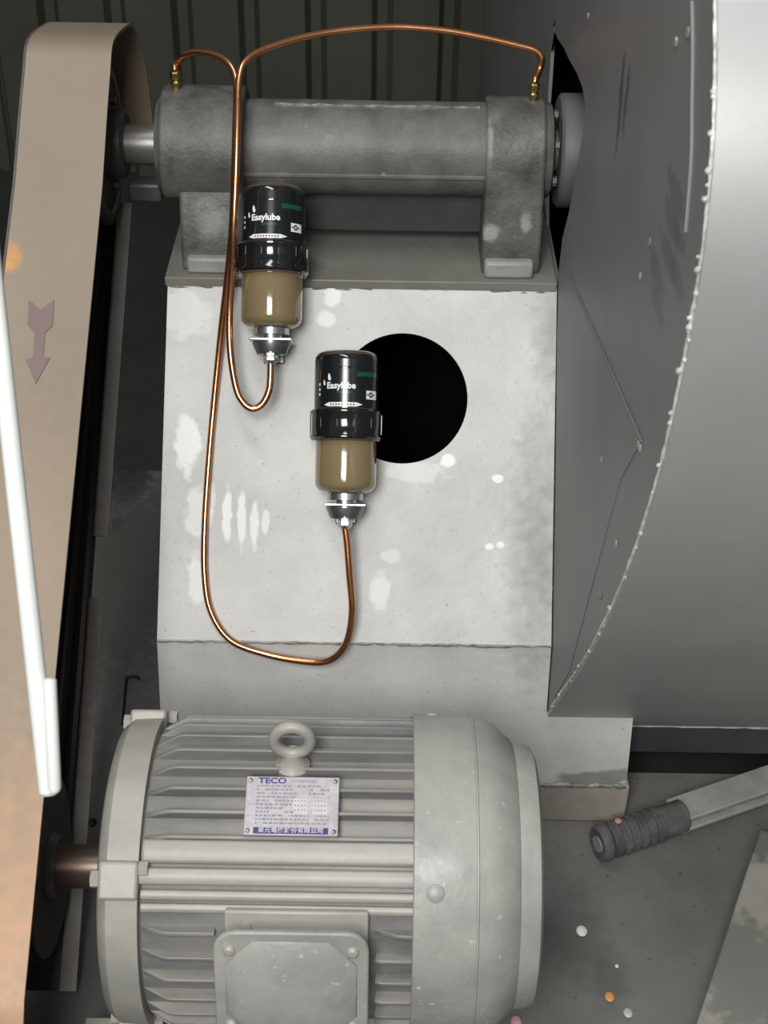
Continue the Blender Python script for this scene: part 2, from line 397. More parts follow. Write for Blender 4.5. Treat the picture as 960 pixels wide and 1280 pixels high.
# casting ridge along the tube top and lower web under the tube
tc = R(68)
ridge = [(x/100, SY - .0525*math.cos(R(80)), SZ + .0525*math.sin(R(80))+.0005) for x in range(-13, 11)]
MB().sweep(ridge, [random.choice([.0012, .0022, .003]) for _ in ridge], 6).build('casting_ridge', m_weld, bh)
ridge = [(x/100, SY - .0525*math.cos(R(-14)), SZ + .0525*math.sin(R(-14))) for x in range(-17, 12)]
MB().sweep(ridge, .0028, 6).build('casting_ridge', m_cast, bh)
MB().prism([(SY-.012, SZ-.040), (SY+.034, SZ-.040), (SY+.030, LZ+.016), (SY-.004, LZ+.016)], -.165, .112, 'X').build('web', m_web, bh, bevel=.004)
def dshape(r, yf, zb, n=16, flat=.0):
    pts = [(SY - r*math.cos(math.pi*k/n), SZ + r*math.sin(math.pi*k/n)) for k in range(n+1)]
    return pts
r = .0665
pts = [(SY - r*math.cos(R(a)), SZ + r*math.sin(R(a))) for a in range(-40, 221, 10)]
MB().prism(pts, -.256, -.162, 'X').build('bearing_block', m_block, bh, bevel=.004, seg=3)
foot = [(pt.y+.012, LZ), (SY+.09, LZ), (SY+.085, SZ-.03), (SY+.03, SZ), (SY-.058, SZ-.03), (SY-.066, SZ-.048), (pt.y+.018, LZ+.026)]
MB().prism(foot, -.236, -.164, 'X').build('foot', m_block, bh, bevel=.004, seg=3)
MB().prism([(pt.y+.004, LZ), (pt.y+.05, LZ), (pt.y+.05, LZ+.018), (pt.y+.006, LZ+.018)], -.229, -.172, 'X').build('foot_lug', m_lug, bh, bevel=.003)
r = .0595
pts = [(SY - r*math.cos(R(a)), SZ + r*math.sin(R(a))) for a in range(-10, 191, 10)]
pts += [(SY+.075, LZ), (pt.y+.016, LZ), (pt.y+.014, LZ+.028), (SY-r-.012, LZ+.048)]
MB().prism(pts, .107, .174, 'X').build('bearing_block', m_block, bh, bevel=.004, seg=3)
MB().prism([(pt.y+.002, LZ), (pt.y+.05, LZ), (pt.y+.05, LZ+.022), (pt.y+.005, LZ+.020)], .110, .166, 'X').build('foot_lug', m_lug, bh, bevel=.004)
MB().lathe([(.172, .055), (.182, .052), (.1845, .045), (.1845, .024)], MA, 40).build('end_cover', m_block, bh)
MB().lathe([(-.256, .055), (-.262, .052), (-.262, .027)], MA, 40).build('end_cover', m_block, bh)
for a in (30, 90, 150, 210, 270, 330):
    MB().lathe([(.1845, .006), (.189, .006)], Matrix.Translation((0, SY-.042*math.cos(R(a)), SZ+.042*math.sin(R(a)))), 6).build('cover_bolt', m_block, bh)

# ================================================================== fan shaft and pulley
fs = thing('fan_shaft', 'dull steel fan shaft carrying a dark belt pulley', 'shaft', Matrix.Translation((-.2, SY, SZ)))
MB().lathe([(-.377, .0225), (-.262, .0235), (-.258, .0235), (.62, .0235)], MA, 32).build('shaft', m_shaft, fs)
def pulley_prof(x1, r, n, pitchx=.019):
    p = [(x1, r*.82), (x1, r)]
    x = x1
    for k in range(n):
        p += [(x-.003, r), (x-.008, r-.012), (x-.012, r-.012), (x-.017, r)]; x -= pitchx
    p += [(x-.002, r), (x-.002, r*.82)]
    return p
pu = MB().lathe(pulley_prof(-.322, .092, 3), MA, 56).build('pulley', m_pulley, fs)
MB().lathe([(-.300, .034), (-.303, .038), (-.325, .040)], MA, 36).build('hub', m_pulley, pu)
MB().lathe([(-.323, .086), (-.319, .086), (-.319, .078), (-.323, .076)], MA, 48, close=False).build('rim_ring', m_shaft, pu)
for a in (20, 140, 260):
    MB().lathe([(-.326, .006), (-.316, .006)], Matrix.Translation((0, SY-.055*math.cos(R(a)), SZ+.055*math.sin(R(a)))), 6).build('bolt', m_shaft, pu)
MB().box(-.300, -.262, SY-.022, SY+.002, SZ-.062, SZ-.040).build('shaft_key', m_pulley, fs, bevel=.003)
MB().lathe([(.1905, .024), (.1905, .060), (.1935, .064), (.30, .064), (.30, .024)], MA, 40, close=False).build('seal_disc', m_web2, fs)

# ================================================================== belts
c1 = Vector((SY, SZ)); c2 = Vector((MY, MZ))
def loop_pts(ra, rb, n=20):
    d = (c1-c2); L = d.length; th = math.atan2(d.y, d.x); off = math.asin((ra-rb)/L)
    pts = []
    a0 = th - math.pi/2 - off; a1 = th + math.pi/2 + off
    for k in range(n+1):
        a = a0 + (a1-a0)*k/n; pts.append(c1 + Vector((math.cos(a), math.sin(a)))*ra)
    a0 = th + math.pi/2 + off; a1 = th + 3*math.pi/2 - off
    for k in range(n+1):
        a = a0 + (a1-a0)*k/n; pts.append(c2 + Vector((math.cos(a), math.sin(a)))*rb)
    return pts
places = ['nearest the pedestal side', 'in the middle pulley groove', 'in the outer groove against the guard panel']
for k in range(3):
    xc = -.322 - .010 - .019*k
    o_ = loop_pts(.094, .090); i_ = loop_pts(.083, .079); n = len(o_)
    mb = MB(); vs = []
    for p in o_: vs += [(xc-.0065, p.x, p.y), (xc+.0065, p.x, p.y)]
    for p in i_: vs += [(xc-.0035, p.x, p.y), (xc+.0035, p.x, p.y)]
    fc = []
    for i in range(n):
        a, b = 2*i, 2*((i+1) % n); c, d = 2*n+a, 2*n+b
        fc += [(a, b, b+1, a+1), (c, c+1, d+1, d), (a, c, d, b), (a+1, b+1, d+1, c+1)]
    mb.add(vs, fc)
    tag(mb.build('drive_belt', m_rubber), 'black rubber drive belt ' + places[k], 'belt', 'drive belts inside the guard')

# ================================================================== belt guard
gd = thing('belt_guard', 'beige belt guard with orange staining and faded mauve arrow', 'guard', Matrix.Translation((-.34, 1.1, 0)))
XR, XL = -.292, -.3805
def toYZ(p): return Vector((p.y, p.z))
fr = [toYZ(at_x(px, py, XR)) for px, py in [(128, 230), (97, 640), (45, 1075), (30, 1250)]]
A_, B_ = fr[0], fr[3]
# outline of the cover: over the fan pulley, down the straight front, round the motor pulley
rearpts = [Vector((SY+.142, SZ-.06)), Vector((SY+.140, SZ-.01)), Vector((SY+.124, SZ+.05)), Vector((SY+.098, SZ+.088)), Vector((SY+.062, SZ+.116)), Vector((SY+.022, SZ+.129))]
arc = rearpts + [toYZ(at_x(px, py, XR)) for px, py in [(142, 50), (137.5, 92), (133.5, 145), (130.5, 190)]] + [A_]
arc = [Vector((p.x, p.y)) for p in smooth_path([(p.x, p.y, 0) for p in arc], 4)]
cover = arc + [A_*(1-t) + B_*t for t in (.12, .25, .4, .55, .7, .85, 1)]
dirb = (B_-A_).normalized()
cover += [B_ + dirb*.03 + Vector((.0, -.012)), B_ + dirb*.04 + Vector((.0, -.05)), B_ + Vector((-.02, -.15)), B_ + Vector((0, -.26)), B_ + Vector((.05, -.315))]
def band(pts, xa, xb, th):
    vs = []; fc = []; n = len(pts)
    for i, p in enumerate(pts):
        a = pts[max(i-1, 0)]; b = pts[min(i+1, n-1)]; t = (b-a).normalized(); nn = Vector((t.y, -t.x))
        q = p + nn*th
        vs += [(xa, p.x, p.y), (xb, p.x, p.y), (xa, q.x, q.y), (xb, q.x, q.y)]
    for i in range(n-1):
        a, b = 4*i, 4*i+4
        fc += [(a, a+1, b+1, b), (a+2, b+2, b+3, a+3), (a, b, b+2, a+2), (a+1, a+3, b+3, b+1)]
    e = 4*(n-1); fc += [(0, 2, 3, 1), (e, e+1, e+3, e+2)]
    return MB().add(vs, fc)
band(cover, XL, XR, -.003).build('cover_band', m_guard, gd)
nb = Vector((.606, -.796))
rear = [c1*(1-t) + c2*t + nb*.142 for t in (0, .2, .4, .53)]
band(rear, -.334, -.3165, .003).build('back_band', m_strip, gd)
rear2 = [c1*(1-t) + c2*t + nb*.142 for t in (.62, .75, .9, 1.05, 1.15)]
band(rear2, -.334, -.3165, .003).build('back_band', m_strip, gd)
band([c1*(1-t) + c2*t + nb*.146 for t in (0, .25, .5, .75, 1, 1.15)], XL, -.332, .003).build('added_dark_backing', m_added_dark, gd)  # dark strip added to cover the lit deck seen between the belts
outl = [tuple(p) for p in cover] + [(MY+.02, .03), tuple(rear2[-1]), tuple(rear[0])]
MB().prism(outl, XL-.003, XL, 'X').build('shading_panel', m_added_dark, gd, smooth=False)  # unseen panel, added to keep the inside of the guard dark
# arrow on the front face
pA, pB = Vector((0, A_.x, A_.y)), Vector((0, B_.x, B_.y))
nG = (pB-pA).cross(Vector((1, 0, 0))).normalized()
if nG.y > 0: nG = -nG
apx = [(36,375),(51,388),(68,375),(66,407),(57,416),(54,447),(63,447),(45,480),(32,450),(41,447),(44,416),(35,407)]
top = [at_plane(a, b, pA, nG) + nG*.0012 for a, b in apx]; bot = [p - nG*.0006 for p in top]
n = len(top)
MB().add(top+bot, [tuple(range(n)), tuple(range(2*n-1, n-1, -1))] + [(i, n+i, n+(i+1) % n, (i+1) % n) for i in range(n)]).build('painted_arrow', m_arrow, gd, smooth=False)['label'] = 'faded mauve arrow pointing down'

# ================================================================== motor
mo = thing('electric_motor', 'dusty grey finned electric motor lying in front of pedestal', 'motor', Matrix.Translation((-.05, MY, 0)))
MM = Matrix.Translation((0, MY, MZ))
def rad(alpha, r): return (MY - r*math.cos(R(alpha)), MZ + r*math.sin(R(alpha)))
def radM(alpha, r, x=0):
    a = R(alpha); y, z = rad(alpha, r)
    return Matrix(((1, 0, 0, x), (0, math.sin(a), -math.cos(a), y), (0, math.cos(a), math.sin(a), z), (0, 0, 0, 1)))   # x right, y up the skin, z outwards
XA, XB, XC = -.2525, -.214, .031
MB().lathe([(XB, .136), (XB+.004, .1385), (XC+.03, .1385)], MM, 72).build('frame', m_frame, mo)
fins = [a for a in list(range(60, 176, 9)) + [27, 17.5, 8, -2, -12, -22, -33, -44, -56] + [186, 197, 208, 219]]
def fin(alpha, x0, x1, rt=.150, th=.0042, lead=.022):
    M = radM(alpha, 0)
    prof = [(x0, .134), (x0+.003, .139), (x0+lead, rt-.001), (x0+lead+.006, rt), (x1, rt), (x1, .134)]
    vs = [(x, s*(th*(.42 if r_ > .14 else .62)), r_) for s in (-1, 1) for x, r_ in prof]
    k = len(prof)
    return MB().add(vs, [tuple(range(k)), tuple(range(2*k-1, k-1, -1))] + [(i, k+i, k+(i+1) % k, (i+1) % k) for i in range(k)], M)
for a in fins:
    if a in (27,):
        fin(a, XB, -.145).build('fin', m_frame, mo, bevel=.0008); fin(a, -.005, XC+.008).build('fin', m_frame, mo, bevel=.0008); continue
    if -25 < a < 22:
        fin(a, XB, -.13).build('fin', m_frame, mo, bevel=.0008); fin(a, -.004, XC+.008, lead=.002).build('fin', m_frame, mo, bevel=.0008); continue
    fin(a, XB, XC+.008).build('fin', m_frame, mo, bevel=.0008)
# long rails on the shoulder
def rail(a0, a1, r, x0=XB+.002, x1=XC+.006):
    pts = [(rad(a, .13)) for a in (a0, a1)] + [rad(a1 - (a1-a0)*k/4, r + .002*math.sin(math.pi*k/4)) for k in range(5)]
    return MB().prism(pts, x0, x1, 'X')
rail(51, 59.5, .1475).build('rail', m_motor, mo, bevel=.003, seg=3)
rail(43.6, 49.5, .146, XB-.002).build('rail', m_motor, mo, bevel=.002, seg=3)
rail(38.2, 41.8, .1445).build('rail', m_motor, mo, bevel=.0015)
rail(33.5, 36.8, .142).build('rail', m_motor, mo, bevel=.001)
# pad for the terminal box
MB().box(-.136, -.008, -.026, .030, .10, .1475, radM(24, 0)).build('terminal_pad', m_motor, mo, bevel=.002)
MB().lathe([(.1475, .006), (.1505, .005)], radM(29.5, 0, -.117), 12, axis='Z').build('pad_screw', m_motor, mo)
# drive end shield, lugs, boss
MB().lathe([(XA-.010, .03), (XA-.010, .040), (XA, .055), (XA-.002, .125), (XA+.002, .139), (XA+.010, .1455), (XB, .147), (XB, .13)], MM, 72).build('end_shield', m_motor, mo)
for a in (45, 135, -45, 225):
    lug = MB().box(XA+.004, XB+.001, -.017, .017, .125, .154, radM(a, 0)).build('lug', m_motor, mo, bevel=.003)
    MB().lathe([(XB+.001, .007), (XB+.009, .007)], Matrix.Translation((0, *rad(a+4, .147))), 6).build('bolt', m_motor, lug)
    MB().lathe([(XA-.004, .008), (XA+.005, .008)], Matrix.Translation((0, *rad(a, .141))), 6).build('bolt', m_motor, lug)
MB().lathe([(XA-.0165, .024), (XA-.016, .030), (XA-.008, .032)], MM, 40).build('shaft_boss', m_motor, mo)
MB().lathe([(-.377, .0205), (XA-.066, .0205), (XA-.0655, .0215), (XA-.015, .0215)], MM, 40).build('shaft', m_mshaft, mo)
pu = MB().lathe(pulley_prof(-.322, .088, 3), MM, 56).build('pulley', m_pulley, mo)
MB().lathe([(-.314, .030), (-.325, .034)], MM, 36).build('hub', m_pulley, pu)
# fan cowl
prof = [(XC, .1515), (XC+.001, .1535), (.086, .1535), (.090, .1525), (.100, .1505), (.112, .1455), (.122, .136), (.128, .131),
        (.1295, .1285), (.140, .1275), (.148, .1240), (.1512, .117), (.151, .05), (.151, .0)]
MB().lathe(prof, MM, 80, close=False).build('fan_cowl', m_cowl, mo)
MB().lathe([(.0875, .1528), (.0882, .1545), (.0895, .1545), (.0902, .1528)], MM, 80, close=False).build('cowl_seam', m_cowl, mo)
for a in (42.5, 132.5, 222.5, -47.5):
    s_ = MB().lathe([(.152, .0085), (.1545, .008), (.156, .0055)], radM(a, 0, .051), 20, axis='Z').build('cowl_screw', m_cowl, mo)
# eye bolt
eb = MB().lathe([(.146, .016), (.152, .016), (.156, .012), (.164, .0085), (.168, .008)], radM(90, -.005, -.081), 24, axis='Z').build('eye_bolt', m_motor, mo)
ring = [(-.081 + .0165*math.cos(2*math.pi*k/32), MY, MZ + .1775 + .0165*math.sin(2*math.pi*k/32)) for k in range(32)]
MB().sweep(ring, .0056, 12, closed=True).build('ring', m_motor, eb)
# nameplate
NPa = 71
MN = radM(NPa, .1535, -.079)
np_ = MB().box(-.0425, .0425, -.0285, .0285, -.003, 0, MN).build('nameplate', m_plate, mo, bevel=.0008)
np_['label'] = 'aluminium rating plate with blue lettering'
MB().box(-.040, .040, -.02, .02, -.010, -.003, MN).build('plate_boss', m_frame, mo)
def put_text(body, size, x, y, m, name, parent, M, bold=0, align='LEFT', sx=1):
    vs, fc = text_mesh(body, size, align, bold)
    return MB().add([(x + v[0]*sx, y + v[1], .0004) for v in vs], fc, M).build(name, m, parent, smooth=False)
put_text('TECO', .0078, -.0315, .0238, m_blue, 'lettering', np_, MN, .0002, sx=1.25)
MB().box(-.0335, .0335, -.0272, -.0212, 0, .0003, MN).build('blue_strip', m_blue, np_, smooth=False)
vs, fc = text_mesh('東元電機股份有限公司', .0056, 'CENTER', .0001)
MB().add([(v[0]*1.05, v[1] - .0242, .0006) for v in vs], fc, MN).build('lettering', m_pale, np_, smooth=False)
ink = MB(); rr = random.Random(3)
for row in range(11):                                # rows of print too fine to read
    y = .0190 - row*.0036; x = -.0325
    while x < .033:
        w_ = rr.uniform(.0012, .0045)
        if not (.0 < x < .032 and 3 <= row <= 7) and rr.random() < .85:
            ink.box(x, min(x+w_, .0335), y-.0008, y+.0008, 0, .0003, MN)
        x += w_ + .0012
x = -.001
while x < .020:
    ink.box(x, x+.0016, .0230, .0252, 0, .0003, MN); x += .0026
ink.build('fine_print', m_greyink, np_, smooth=False, kind='stuff')
for bx in (.001, .019):
    MB().box(bx, bx+.013, -.0085, .0065, 0, .0003, MN).build('wiring_diagram', m_pale, np_, smooth=False)
    dots = MB()
    for i in range(4):
        for j in range(3):
            dots.box(bx+.0012+i*.003, bx+.0026+i*.003, .0040-j*.0045, .0052-j*.0045, .0003, .0005, MN)
    dots.build('diagram_dots', m_greyink, np_, smooth=False, kind='stuff')
for sx, sy in ((-.0385, .024), (.0385, .024), (-.0385, -.0245), (.0385, -.0245)):
    MB().lathe([(0, .0022), (.001, .0020), (.0012, .0008)], MN @ Matrix.Translation((sx, sy, 0)), 12, axis='Z').build('plate_rivet', m_darkzinc, np_)
# terminal box
TBa = 12
TBM = radM(TBa, .0, -.0745)
def oct_(hw, hh, c):
    return [(-hw+c, -hh), (hw-c, -hh), (hw, -hh+c), (hw, hh-c), (hw-c, hh), (-hw+c, hh), (-hw, hh-c), (-hw, -hh+c)]
def rrect(hw, hh, c, n=5):
    out = []
    for cx, cy, a0 in ((hw-c, hh-c, 0), (-hw+c, hh-c, 90), (-hw+c, -hh+c, 180), (hw-c, -hh+c, 270)):
        out += [(cx + c*math.cos(R(a0+90*k/n)), cy + c*math.sin(R(a0+90*k/n))) for k in range(n+1)]
    return out
TY = .008                                           # raised towards the shoulder
tb = MB().prism([(x, y+TY-.012) for x, y in rrect(.060, .048, .012)], .10, .172, 'Z', TBM).build('terminal_box', m_motor, mo, bevel=.002)
lid = MB().prism([(x, y+TY) for x, y in rrect(.0675, .0615, .020)], .172, .178, 'Z', TBM).build('lid', m_cowl, tb, bevel=.002, seg=3)
vs = [(x, y+TY, .178) for x, y in oct_(.059, .055, .026)] + [(x, y+TY, .187) for x, y in oct_(.044, .040, .016)]
MB().add(vs, [tuple(range(7, -1, -1)), tuple(range(8, 16))] + [(i, (i+1) % 8, 8+(i+1) % 8, 8+i) for i in range(8)], TBM).build('raised_panel', m_cowl, lid, bevel=.003, seg=3)
for sx in (-.0535, .0535):
    for sy in (.046, -.036):
        MB().lathe([(.178, .0055), (.180, .005), (.1815, .003)], TBM @ Matrix.Translation((sx, sy + TY - .004, 0)), 16, axis='Z').build('lid_screw', m_motor, lid)
# feet and slide rails
for y0, y1 in ((MY-.17, MY-.10), (MY+.10, MY+.17)):
    MB().prism([(y0, .058), (y1, .058), (MY + (.075 if y0 > MY else -.06), .12), (MY + (.06 if y0 > MY else -.075), .12)] if y0 > MY else
               [(y0, .058), (y1, .058), (MY-.06, .12), (MY-.075, .12)], -.19, .0, 'X').build('foot', m_motor, mo, bevel=.002)
for i, x in enumerate((-.175, -.03)):
    MB().box(x-.025, x+.025, .70, 1.19, 0, .057).build('slide_rail', m_beam, bevel=.003)
    tag(bpy.data.objects['slide_rail' if i == 0 else 'slide_rail.001'], ['steel slide rail under the shaft end of the motor', 'steel slide rail under the middle of the motor'][i], 'rail')

# ================================================================== fan casing
fc_ = thing('fan_casing', 'large grey welded sheet steel fan casing with curved wrapper', 'fan', Matrix.Translation((.6, 1.7, 0)))
epx = [(895,0),(896,60),(896,120),(893,180),(888,240),(882,300),(873,360),(862,420),(851,480),(838,540),(823,600),(808,650),(791,700),(771,750),(748,800),(721,845),(690,884)]
ed = [toYZ(at_x(a, b, X0)) for a, b in epx]
for _ in range(2):
    ed = [ed[0]] + [(ed[i-1] + ed[i]*2 + ed[i+1])/4 for i in range(1, len(ed)-1)] + [ed[-1]]
edge = [Vector((p.x, p.y)) for p in smooth_path([(p.x, p.y, 0) for p in ed], 5)]
PYB = 1.312; pzb = at_y(870, 906, PYB).z; pzb2 = at_y(870, 939, PYB).z
topc = [Vector((3.16, 1.75)), Vector((1.95, 1.75)), Vector((1.62, 1.70)), Vector((1.36, 1.585)), Vector((1.15, 1.42)), Vector((1.0, 1.255))]
tl = smooth_path([(p.x, p.y, 0) for p in topc[1:]] + [(edge[0].x, edge[0].y, 0)], 4)
full = [topc[0]] + [Vector((p.x, p.y)) for p in tl[:-1]] + edge + [Vector((PYB, pzb)), Vector((3.16, pzb))]
hpx = [(690,30),(697,45),(705,58),(712,72),(722,90),(728,108),(731,130),(729,160),(725,190),(719,230),(711,268),(703,300)]
hl = []
for a, b in hpx:
    p = toYZ(at_x(a, b, X0)); hl.append((p.x + random.uniform(-.006, .006), p.y + random.uniform(-.004, .004)))
hl += [(1.54, LZ-.01), (1.70, LZ-.01), (1.79, .66), (1.80, .76), (1.77, .81)]
MX = Matrix(((0, 0, 1, 0), (1, 0, 0, 0), (0, 1, 0, 0), (0, 0, 0, 1)))          # (a,b,c) -> (Y,Z,X)
plate_with_hole([(p.x, p.y) for p in full], [hl], Matrix.Translation((X0, 0, 0)) @ MX, .004).build('side_plate', m_fan, fc_, smooth=False)
XE = 1.15
MB().prism([tuple(p) for p in full], XE, XE+.004, 'X').build('side_plate', m_fan, fc_, smooth=False)
def strip(pts, xa, xb, th, closed=False):
    return band(pts, xa, xb, th)
band(full, X0, XE, .004).build('wrapper', m_wrap, fc_)
MB().box(X0, XE, 3.156, 3.16, pzb, 1.75).build('rear_plate', m_fan, fc_, smooth=False)
# weld edge
e3 = [Vector((X0-.0005, p.x, p.y)) for p in edge]
MB().sweep(e3, [random.uniform(.001, .002) for _ in e3], 6).build('weld_edge', m_bead, fc_)
mb = MB(); rr = random.Random(5)
for i in range(4, len(edge)-1):
    if rr.random() < .72:
        p = edge[i].lerp(edge[i+1], rr.random())
        mb.ball((X0 + rr.uniform(-.003, .002), p.x-.001, p.y), rr.uniform(.0012, .0026), nu=6, nv=4)
mb.build('weld_beads', m_bead, fc_, kind='stuff')
# gusset sheet on the side plate, overlap strips, seam
g = [toYZ(at_x(a, b, X0)) for a, b in [(701, 322), (802, 552), (776, 600), (712, 840), (694, 872), (697, 420)]]
MB().prism([tuple(p) for p in g], X0-.0009, X0, 'X').build('gusset_sheet', m_fan, fc_, smooth=False)
for pts_, rr_ in (([(701,322),(725,375),(750,432),(776,492),(802,552)], .0007), ([(865,2),(866,60),(865,130),(864,200),(857,290)], .0012)):
    MB().sweep(smooth_path([at_x(a, b, X0-.001) for a, b in pts_], 5), rr_, 6).build('seam', m_fan, fc_)
mb = MB()
for a, b in [(798,556),(752,575),(800,560),(688,510),(692,604),(690,735),(770,680),(750,745),(860,40),(845,52),(812,302),(800,345),(735,20)]:
    p = at_x(a, b, X0-.001); mb.ball(p, .003, nu=6, nv=4, sq=(.6, 1, 1.3))
mb.build('weld_spatter', m_weld, fc_, kind='stuff')
# round plug on the wrapper
def on_wrap(px, py):
    d = ray(px, py); best = None
    for i in range(len(edge)-1):
        p, q = edge[i], edge[i+1]
        # solve Y,Z on the segment
        for k in range(6):
            m_ = p.lerp(q, k/6); t = m_.x / d.y; err = abs(CAMZ + d.z*t - m_.y)
            if best is None or err < best[0]:
                tt = (q-p).normalized(); nn = Vector((-tt.y, tt.x))
                if nn.x > 0: nn = -nn
                best = (err, Vector((d.x*t, m_.x, m_.y)), Vector((0, nn.x, nn.y)))
    return best[1], best[2]
p, nn = on_wrap(912, 553)
q = nn.to_track_quat('Z', 'Y').to_matrix().to_4x4()
pl = MB().lathe([(-.002, .0048), (.001, .0046), (.0025, .0030)], Matrix.Translation(p) @ q, 20, axis='Z').build('round_plug', m_bead, fc_)
MB().lathe([(.0024, .0012), (.0032, .001)], Matrix.Translation(p) @ q, 10, axis='Z').build('plug_pin', m_pulley, pl)
# lower base panel
MB().box(.30, XE, PYB-.002, PYB+.006, pzb2, pzb+.002).build('base_panel', m_teal, fc_, smooth=False)
path = [Vector((.29 + .86*t/80, PYB-.003, pzb + random.uniform(-.0006, .0006))) for t in range(81)]
MB().sweep(path, [random.choice([.0014, .0016, .0018, .0024]) for _ in path], 6).build('weld_seam', m_bead, fc_)
MB().box(.22, XE, 1.55, 3.1, -.06, pzb+.01).build('plinth', m_dark, fc_, smooth=False)

# ================================================================== grease lubricators
def lubricator(px, py_axis, zc, label):
    base = at(px, py_axis, zc)                        # middle of the collar
    M = Matrix.Translation(base) @ SLOPE
    t = thing('grease_lubricator', label, 'lubricator', M, 'automatic lubricators on the pedestal')
    def L(mb, name, m, par=t, **k):
        mb.v = [tuple(M @ Vector(v)) for v in mb.v]
        return mb.build(name, m, par, **k)
    rc, rl, rg_ = .0408, .0355, .0340
    # clear capped top with label
    L(MB().lathe([(.012, .030), (.0165, rl), (.070, rl), (.0745, rl-.0008), (.0780, rl-.003), (.0800, rl-.007), (.0800, 0.0005)], None, 56, axis='Z'), 'cap', m_capbrown)
    cap = L(MB().lathe([(.070, rl+.0004), (.0735, rl+.0001), (.0755, rl-.0012)], None, 56, axis='Z', close=False), 'cap_edge', m_cap)
    lab = L(MB().lathe([(.0170, rl+.0004), (.0700, rl+.0004)], None, 64, axis='Z', close=False), 'label', m_label)
    def wrapm(mb, r):
        mb.v = [(r*math.sin(v[0]/r), -r*math.cos(v[0]/r), v[1]) for v in mb.v]; return mb
    def quad(x0, x1, y0, y1, n=8):
        vs = []; fc = []
        for i in range(n+1):
            x = x0 + (x1-x0)*i/n; vs += [(x, y0, 0), (x, y1, 0)]
        return MB().add(vs, [(2*i, 2*i+2, 2*i+3, 2*i+1) for i in range(n)])
    rp = rl + .0008
    L(MB().lathe([(.0595, rl+.0006), (.0605, rl+.0008), (.0615, rl+.0006)], None, 64, axis='Z', close=False), 'label_line', m_cap, lab)
    L(wrapm(quad(.012, .040, .051, .056), rp), 'teal_band', m_tealink, lab)
    vs, fc = text_mesh('Easylube', .0096, 'CENTER', .00032)
    L(wrapm(MB().add([(v[0] - .006, v[1] + .0405, 0) for v in vs], fc), rp), 'lettering', m_white, lab)
    for dx, dy, s in ((-.0195, .0500, .0026), (-.0262, .0440, .0020)):
        pts_ = [(dx + s*.8*math.cos(a)*(1 if math.sin(a) < 0 else .75) - .2*s*math.sin(a), dy + s*1.5*math.sin(a), 0) for a in [2*math.pi*k/14 for k in range(14)]]
        L(wrapm(MB().add(pts_, [tuple(range(14))]), rp), 'logo_drop', m_white, lab, smooth=False)
    L(wrapm(quad(-.010, .006, .0320, .0345), rp), 'teal_band', m_tealink, lab)
    bx = L(wrapm(quad(.0235, .0400, .0265, .0360), rp), 'white_symbol', m_white, lab)
    L(wrapm(MB().add([(.0300+.0030*math.cos(2*math.pi*k/16), .0313+.0030*math.sin(2*math.pi*k/16), 0) for k in range(16)], [tuple(range(16))]), rp+.0002), 'symbol_dot', m_cap, bx, smooth=False)
    L(wrapm(MB().add([(.0300+.0013*math.cos(2*math.pi*k/16), .0313+.0013*math.sin(2*math.pi*k/16), 0) for k in range(16)], [tuple(range(16))]), rp+.0004), 'symbol_dot', m_white, bx, smooth=False)
    for x0, x1 in ((.0245, .027), (.0335, .037)):
        L(wrapm(MB().add([(x0, .0300, 0), (x1, .0313, 0), (x0, .0327, 0)], [(0, 1, 2)]), rp+.0002), 'symbol_dart', m_cap, bx, smooth=False)
    L(wrapm(quad(-.020, .012, .0180, .0225), rp), 'white_band', m_white, lab)
    pr = MB()
    for k in range(9):
        q_ = quad(-.018 + k*.0032, -.0162 + k*.0032, .0195, .0209, 1); pr.add(q_.v, q_.f)
    L(wrapm(pr, rp+.0002), 'fine_print', m_cap, lab, smooth=False, kind='stuff')
    L(wrapm(MB().add([(-.026, .0198, 0), (-.020, .0180, 0), (-.020, .0225, 0)], [(0, 1, 2)]), rp), 'band_tip', m_white, lab, smooth=False)
    L(wrapm(MB().add([(.019, .0203, 0), (.012, .0225, 0), (.012, .0180, 0)], [(0, 1, 2)]), rp), 'band_tip', m_white, lab, smooth=False)
    for k in range(3):
        L(wrapm(quad(-.0350, -.0325, .041-k*.0055, .0437-k*.0055, 2), rp), 'side_mark', m_white, lab)
    # screw collar
    co = L(MB().lathe([(-.0165, .033), (-.0165, rc-.0015), (-.0150, rc), (-.0125, rc), (-.0115, rc-.0006), (.0105, rc-.0006), (.0115, rc), (.0140, rc), (.0155, rc-.0015), (.0160, .033)], None, 64, axis='Z'), 'collar', m_cap)
    for k in range(12):
        a = 2*math.pi*(k+.5)/12
        L(MB().box(-.0012, .0012, -.0007, .0007, -.011, .010, Matrix.Rotation(a, 4, 'Z') @ Matrix.Translation((0, -rc+.0004, 0))), 'grip_rib', m_cap, co)
    L(MB().lathe([(-.0185, .0335), (-.0185, rc-.0022), (-.0166, rc-.0012), (-.0160, .034)], None, 64, axis='Z', close=False), 'collar_lip', m_capbrown, co)
    # reservoir of grease
    L(MB().lathe([(-.0765, .0005), (-.0765, .018), (-.0755, .024), (-.0725, .0300), (-.0685, rg_-.0008), (-.064, rg_), (-.018, rg_), (-.012, rg_-.002)], None, 56, axis='Z'), 'reservoir', m_grease)
    # outlet, bracket, fitting
    L(MB().lathe([(-.0765, .020), (-.0835, .020), (-.0835, .012), (-.092, .012)], None, 32, axis='Z'), 'outlet_neck', m_zinc)
    back = .0495 if zc > 1.6 else .05
    br = L(MB().box(-.0235, .0235, -.012, back-.0006, -.0905, -.0870), 'bracket', m_zinc, bevel=.0012)
    L(MB().box(-.0120, .0120, back-.0036, back-.0004, -.1105, -.0875), 'bracket_tab', m_darkzinc, br, bevel=.003)
